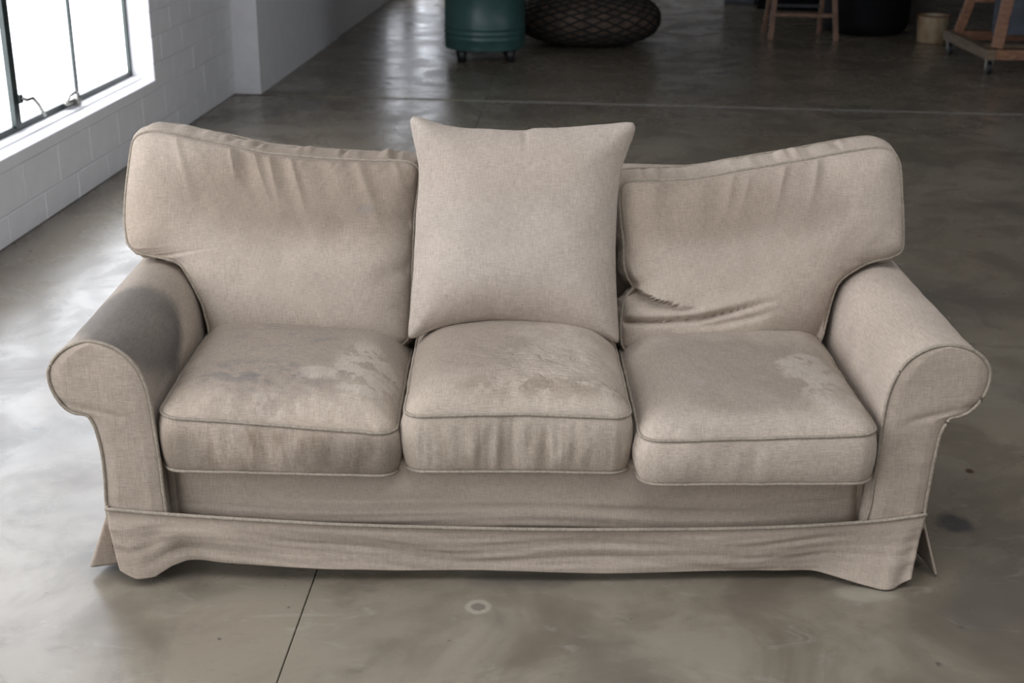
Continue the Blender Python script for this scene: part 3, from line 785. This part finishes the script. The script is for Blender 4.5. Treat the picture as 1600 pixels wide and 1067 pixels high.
PIL = [(-0.286, 0.583), (-0.267, 0.591), (-0.203, 0.571), (-0.136, 0.561), (-0.067, 0.558), (0.014, 0.556), (0.048, 0.562), (0.125, 0.565), (0.222, 0.573), (0.300, 0.580), (0.316, 0.570), (0.314, 0.546), (0.296, 0.497), (0.280, 0.448), (0.270, 0.374), (0.265, 0.245), (0.266, 0.130), (0.270, 0.053), (0.273, -0.007), (0.261, -0.012), (0.222, 0.003), (0.126, 0.030), (0.031, 0.043), (-0.065, 0.046), (-0.161, 0.035), (-0.228, 0.016), (-0.270, -0.003), (-0.287, 0.007), (-0.281, 0.087), (-0.275, 0.193), (-0.269, 0.338), (-0.262, 0.435), (-0.270, 0.493), (-0.282, 0.548)]
F_P = fabric('linen_pillow', (.395, .342, .290), stains=[dict(c=(0, .05, .08), r=(.3, .08, .2), col=(.35, .285, .225), k=.5, soft=.6),
    dict(c=(-.02, .45, .08), r=(.28, .10, .2), col=(.365, .30, .24), k=.45, soft=.6, ns=4.)], warp=(1050, 45, 60), weft=(60, 1000, 60), seed=15.)
pl = empty('pillow'); tag(pl, 'square plain beige pillow standing upright between the two back cushions', 'pillow')
lean(pl, (0, .45, .47), (0, .23, .53))
cushion(pl, PIL, .006, .080, .06, F_P, p=1.9, q=.72, seed=43, cen=(.0, .29), pucker=(.0035, .035, .8), piping=False, edge_wave=.001,
        disp=lambda x, y, d: .003*fbm(x*6, y*6, 44, 2)-.006*np.exp(-(((x-.02)/.008)**2))*sstep(.47, .57, y))

# ------------------------------------------------------------------ things at the back of the room
# green drum on short legs
D = empty('metal_drum', (-.185, 8.585, 0)); tag(D, 'dark green ribbed metal drum on short black legs', 'drum')
GREEN = plain('green_enamel', (.032, .085, .078), .38, .0, .12, 6, .05)
prof = [(.0, .098), (.325, .098), (.338, .104), (.340, .115)]
for zc in (.19, .235, .28, .62, .665, .71):
    prof += [(.340, zc-.012), (.346, zc-.004), (.346, zc+.004), (.340, zc+.012)]
prof += [(.340, .93), (.347, .936), (.347, .95), (.335, .955), (0, .955)]
smooth_by_angle(MB().lathe(prof, n=64).build('body', GREEN, D, True), 40)
BLACK = plain('black_iron', (.012, .012, .013), .45)
for k in range(4):
    a = math.radians(225+90*k+4); x, y = .285*math.cos(a), .285*math.sin(a)
    MB().tube([(x, y, .11), (x*1.02, y*1.02, 0)], lambda t: .046-.014*t, 12).build('leg', BLACK, D, True)

# round floor bag wrapped in netting
PF = empty('pouf', (.76, 9.55, 0)); tag(PF, 'large brown floor pouf wrapped in black diamond netting beside the drum', 'pouf')
BAG = plain('brown_bag', (.070, .046, .032), .8, 0, .4, 9, .5)
ra, rb, rh = .655, .56, .235
def pouf_pt(th, ph, k=1.0):
    c = math.copysign(abs(math.cos(ph))**.75, math.cos(ph)); s_ = math.copysign(abs(math.sin(ph))**.85, math.sin(ph))
    return (ra*k*c*math.cos(th), rb*k*c*math.sin(th), rh+rh*k*s_)
V = []; F = []; nu, nv = 72, 36
for j in range(nv+1):
    ph = -math.pi/2+math.pi*j/nv
    for i in range(nu):
        th = 2*math.pi*i/nu
        cell = 1+.022*abs(math.sin(th*10+ph*6))*abs(math.sin(th*10-ph*6))
        V.append(pouf_pt(th, ph, cell*.985))
V = [(x, y, max(z, .004)) for x, y, z in V]
for j in range(nv):
    for i in range(nu): F.append((j*nu+i, j*nu+(i+1) % nu, (j+1)*nu+(i+1) % nu, (j+1)*nu+i))
mesh('bag', V, F, BAG, PF)
NET = plain('net_cord', (.008, .007, .006), .8)
for dr in (1, -1):
    for i in range(20):
        P = []
        for j in range(25):
            u = j/24; ph = -1.2+2.55*u; th = 2*math.pi*i/20+dr*ph*.52*math.pi/1.35
            x, y, z = pouf_pt(th, ph, 1.006); P.append((x, y, max(z, .008)))
        MB().tube(P, .0085, 5).build('net_cord', NET, PF, True)

# wooden step trestle
TR = empty('step_ladder', (2.82, 10.1, 0)); tag(TR, 'low wooden step ladder standing in front of black tubs', 'ladder')
WD = wood('brown_wood', (.13, .066, .040), (.21, .112, .070))
def lg(nm, a, b, w, h): MB().bar(Vector(a), Vector(b), w, h, (0, 1, 0)).build(nm, WD, TR)
lg('leg', (-.300, -.19, 0), (-.215, .0, 1.05), .045, .03); lg('leg', (.302, -.29, 0), (.235, -.06, 1.05), .045, .03)
lg('leg', (-.265, .36, 0), (-.215, .03, 1.05), .035, .028); lg('leg', (.27, .30, 0), (.235, .0, 1.05), .035, .028)
for z in (.235, .50, .76):
    f_ = z/1.05
    MB().bar((-.300+.085*f_, -.19+.19*f_-.01, z), (.302-.067*f_, -.29+.23*f_-.01, z), .10, .028).build('tread', WD, TR)
MB().bar((-.25, .275, .27), (.26, .225, .27), .025, .03).build('rear_rung', BLACK, TR)
MB().bar((-.26, .01, 1.065), (.28, -.03, 1.065), .16, .03).build('top_step', WD, TR)

RUB = plain('black_rubber', (.004, .004, .005), .8, spec=.2)
def tub(label, x, y, r, h, fil):
    e = empty('tub', (x, y, 0)); tag(e, label, 'tub')
    pr = [(0, .0), (r-fil, 0)]+[(r-fil+fil*math.sin(a), fil-fil*math.cos(a)) for a in np.linspace(.15, math.pi/2, 8)]
    pr += [(r*1.03, h), (r*1.07, h+.004), (r*1.07, h+.03), (r*.99, h+.03), (r*.95, h*.5), (0, h*.45)]
    smooth_by_angle(MB().lathe(pr, n=56).build('body', RUB, e, True), 40)
    for s_ in (-1, 1):
        MB().tube([(s_*r*1.04, -.09, h-.02), (s_*r*1.14, -.07, h-.03), (s_*r*1.16, 0, h-.035), (s_*r*1.14, .07, h-.03), (s_*r*1.04, .09, h-.02)], .014, 8).build('handle', RUB, e, True)
tub('large black round-bottomed tub between the step ladder and the paint bucket', 3.56, 10.52, .43, .80, .13)
# squarer crates further back
def crate(label, x, y, rz, w, d, h, mat):
    e = empty('crate', (x, y, 0), rz); tag(e, label, 'crate')
    b = MB(); t = .02
    b.box(-w/2, w/2, -d/2, d/2, 0, t); b.box(-w/2, -w/2+t, -d/2, d/2, t, h); b.box(w/2-t, w/2, -d/2, d/2, t, h)
    b.box(-w/2+t, w/2-t, -d/2, -d/2+t, t, h); b.box(-w/2+t, w/2-t, d/2-t, d/2, t, h)
    bevel(b.build('body', mat, e), .008, 2)
    r_ = MB(); r_.box(-w/2-.012, w/2+.012, -d/2-.012, -d/2+.001, h-.05, h); r_.box(-w/2-.012, w/2+.012, d/2-.001, d/2+.012, h-.05, h)
    r_.box(-w/2-.012, -w/2+.001, -d/2, d/2, h-.05, h); r_.box(w/2-.001, w/2+.012, -d/2, d/2, h-.05, h)
    bevel(r_.build('rim', mat, e), .004, 2)
crate('black crate behind the step ladder', 3.38, 12.62, -.18, .98, .5, .7, RUB)
crate('slate blue crate left of the black crate behind the ladder', 2.80, 13.20, -.25, .36, .5, .6, plain('slate_plastic', (.075, .085, .098), .5))

# paint bucket
BK = empty('paint_bucket', (4.045, 9.86, 0)); tag(BK, 'small cream paint bucket with a rusty rim on the floor', 'bucket')
kk = NT('cream_drips'); P = kk.obj()
c = kk.mix(kk.ramp(kk.noise(P, 7, 4, .6), .4, .65), (.36, .27, .165), (.27, .18, .10))
c = kk.mix(kk.mt('MULTIPLY', kk.ramp(kk.noise(kk.vm('MULTIPLY', P, (1, 1, .35)), 9, 4, .6), .55, .62), .7), c, (.40, .36, .25))
CREAM = kk.done(c, .5)
smooth_by_angle(MB().lathe([(0, 0), (.135, 0), (.139, .006), (.152, .245), (.147, .245), (.135, .02), (0, .02)], n=40).build('body', CREAM, BK, True), 40)
RUST = plain('rust', (.12, .045, .028), .7, 0, .4, 20, .3)
MB().tube([(.153*math.cos(t), .153*math.sin(t), .246) for t in np.linspace(0, 2*math.pi, 40, endpoint=False)], .006, 8, True).build('rim', RUST, BK, True)
MB().tube([(.155*math.cos(t), .155*math.sin(t)*.35-.13*math.sin(t)*.6, .235-.15*math.sin(t)) for t in np.linspace(0, math.pi, 18)], .003, 6).build('wire_handle', RUST, BK, True)
PA = plain('dark_paint_inside', (.10, .055, .04), .4)
MB().lathe([(0, .19), (.144, .19), (.144, .185), (0, .185)], n=36).build('paint', PA, BK)

# board leaning behind the bucket
LB = empty('plywood_board', (4.24, 11.0, 0)); tag(LB, 'grey brown board leaning upright behind the paint bucket', 'board')
MB().bar((0, 0, .012), (0, .22, 1.3), .38, .025, (0, 1, 0)).build('sheet', plain('weathered_ply', (.085, .072, .062), .8), LB)
MB().bar((-.15, .10, .75), (.15, .10, .75), .02, .04).build('batten', plain('weathered_batten', (.07, .055, .045), .8), LB)

# wooden trolley on castors
TL = empty('trolley', (3.93, 7.93, 0), math.radians(-2)); tag(TL, 'rough wooden trolley frame on black castors with slanted posts', 'trolley')
TW = wood('orange_timber', (.17, .075, .038), (.27, .135, .075), (14, 14, 40), (.035, .042, .055))
TW2 = wood('grey_timber', (.11, .075, .048), (.18, .125, .080), (14, 3, 40))
Wd, Dp, zb, zt = 1.15, 1.16, .125, .205
def tb(nm, a, b, w, h, mt=TW, up=(0, 0, 1)): return bevel(MB().bar(a, b, w, h, up).build(nm, mt, TL), .004, 1)
tb('base_rail', (-.04, -.10, .165), (-.04, Dp, .165), .075, .08, TW2)
tb('base_rail', (Wd, -.10, .165), (Wd, Dp, .165), .075, .08, TW2)
tb('cross_rail', (0, -.06, .165), (Wd-.04, -.06, .165), .075, .08)
tb('cross_rail', (0, Dp-.04, .165), (Wd-.04, Dp-.04, .165), .075, .08)
tb('cross_rail', (0, .50, .16), (Wd-.04, .50, .16), .09, .03, TW2)
tb('post', (.04, .03, .20), (.235, .28, 1.35), .085, .06, TW, (0, 1, 0)); tb('post', (.03, Dp-.09, .20), (.26, Dp-.30, 1.35), .075, .06, TW, (0, 1, 0))
tb('post', (Wd-.06, .03, .20), (Wd-.24, .28, 1.35), .085, .06, TW, (0, 1, 0)); tb('post', (.52, Dp-.09, .20), (.58, Dp-.25, 1.35), .08, .06, TW, (0, 1, 0))
tb('top_rail', (.15, .27, 1.36), (Wd-.16, .27, 1.36), .08, .06); tb('top_rail', (.15, Dp-.30, 1.36), (Wd-.16, Dp-.30, 1.36), .08, .06)
tb('stretcher', (.12, Dp-.16, .49), (.9, Dp-.16, .49), .04, .05)
for (x, y) in ((-.02, -.01), (-.02, Dp-.06), (Wd-.02, -.01), (Wd-.02, Dp-.06)):
    f_ = MB().box(x-.035, x+.035, y-.035, y+.035, .112, .125).box(x-.028, x-.020, y-.02, y+.02, .045, .115).box(x+.020, x+.028, y-.02, y+.02, .045, .115)
    cs = f_.build('castor', MAT['alu'], TL)
    wv = MB(); ring = [(y+.052*math.cos(t), .052+.052*math.sin(t)) for t in np.linspace(0, 2*math.pi, 20, endpoint=False)]
    V = [(x-.018, a, b) for a, b in ring]+[(x+.018, a, b) for a, b in ring]
    wv.add(V, [tuple(range(20)), tuple(range(39, 19, -1))]+[(i, (i+1) % 20, 20+(i+1) % 20, 20+i) for i in range(20)])
    wv.build('wheel', BLACK, cs)
SL = plain('blue_grey_sheet', (.060, .068, .085), .5, .0, .35, 5)
for i, (x0, x1, yy, lab) in enumerate(((.28, .62, .82, 'blue grey metal sheet standing inside the trolley, nearest its left post'), (.70, 1.05, .72, 'blue grey metal sheet at the right inside the trolley'))):
    e = empty('metal_sheet', (3.93+x0, 7.93+yy, .205)); tag(e, lab, 'sheet')
    w = x1-x0
    bevel(MB().bar((w/2, 0, 0.0), (w/2, .09, 1.1), w, .012, (0, 1, 0)).build('plate', SL, e), .002, 1)
    MB().bar((.0, -.012, .02), (.0, .078, 1.1), .02, .02, (0, 1, 0)).build('edge_strip', SL, e)
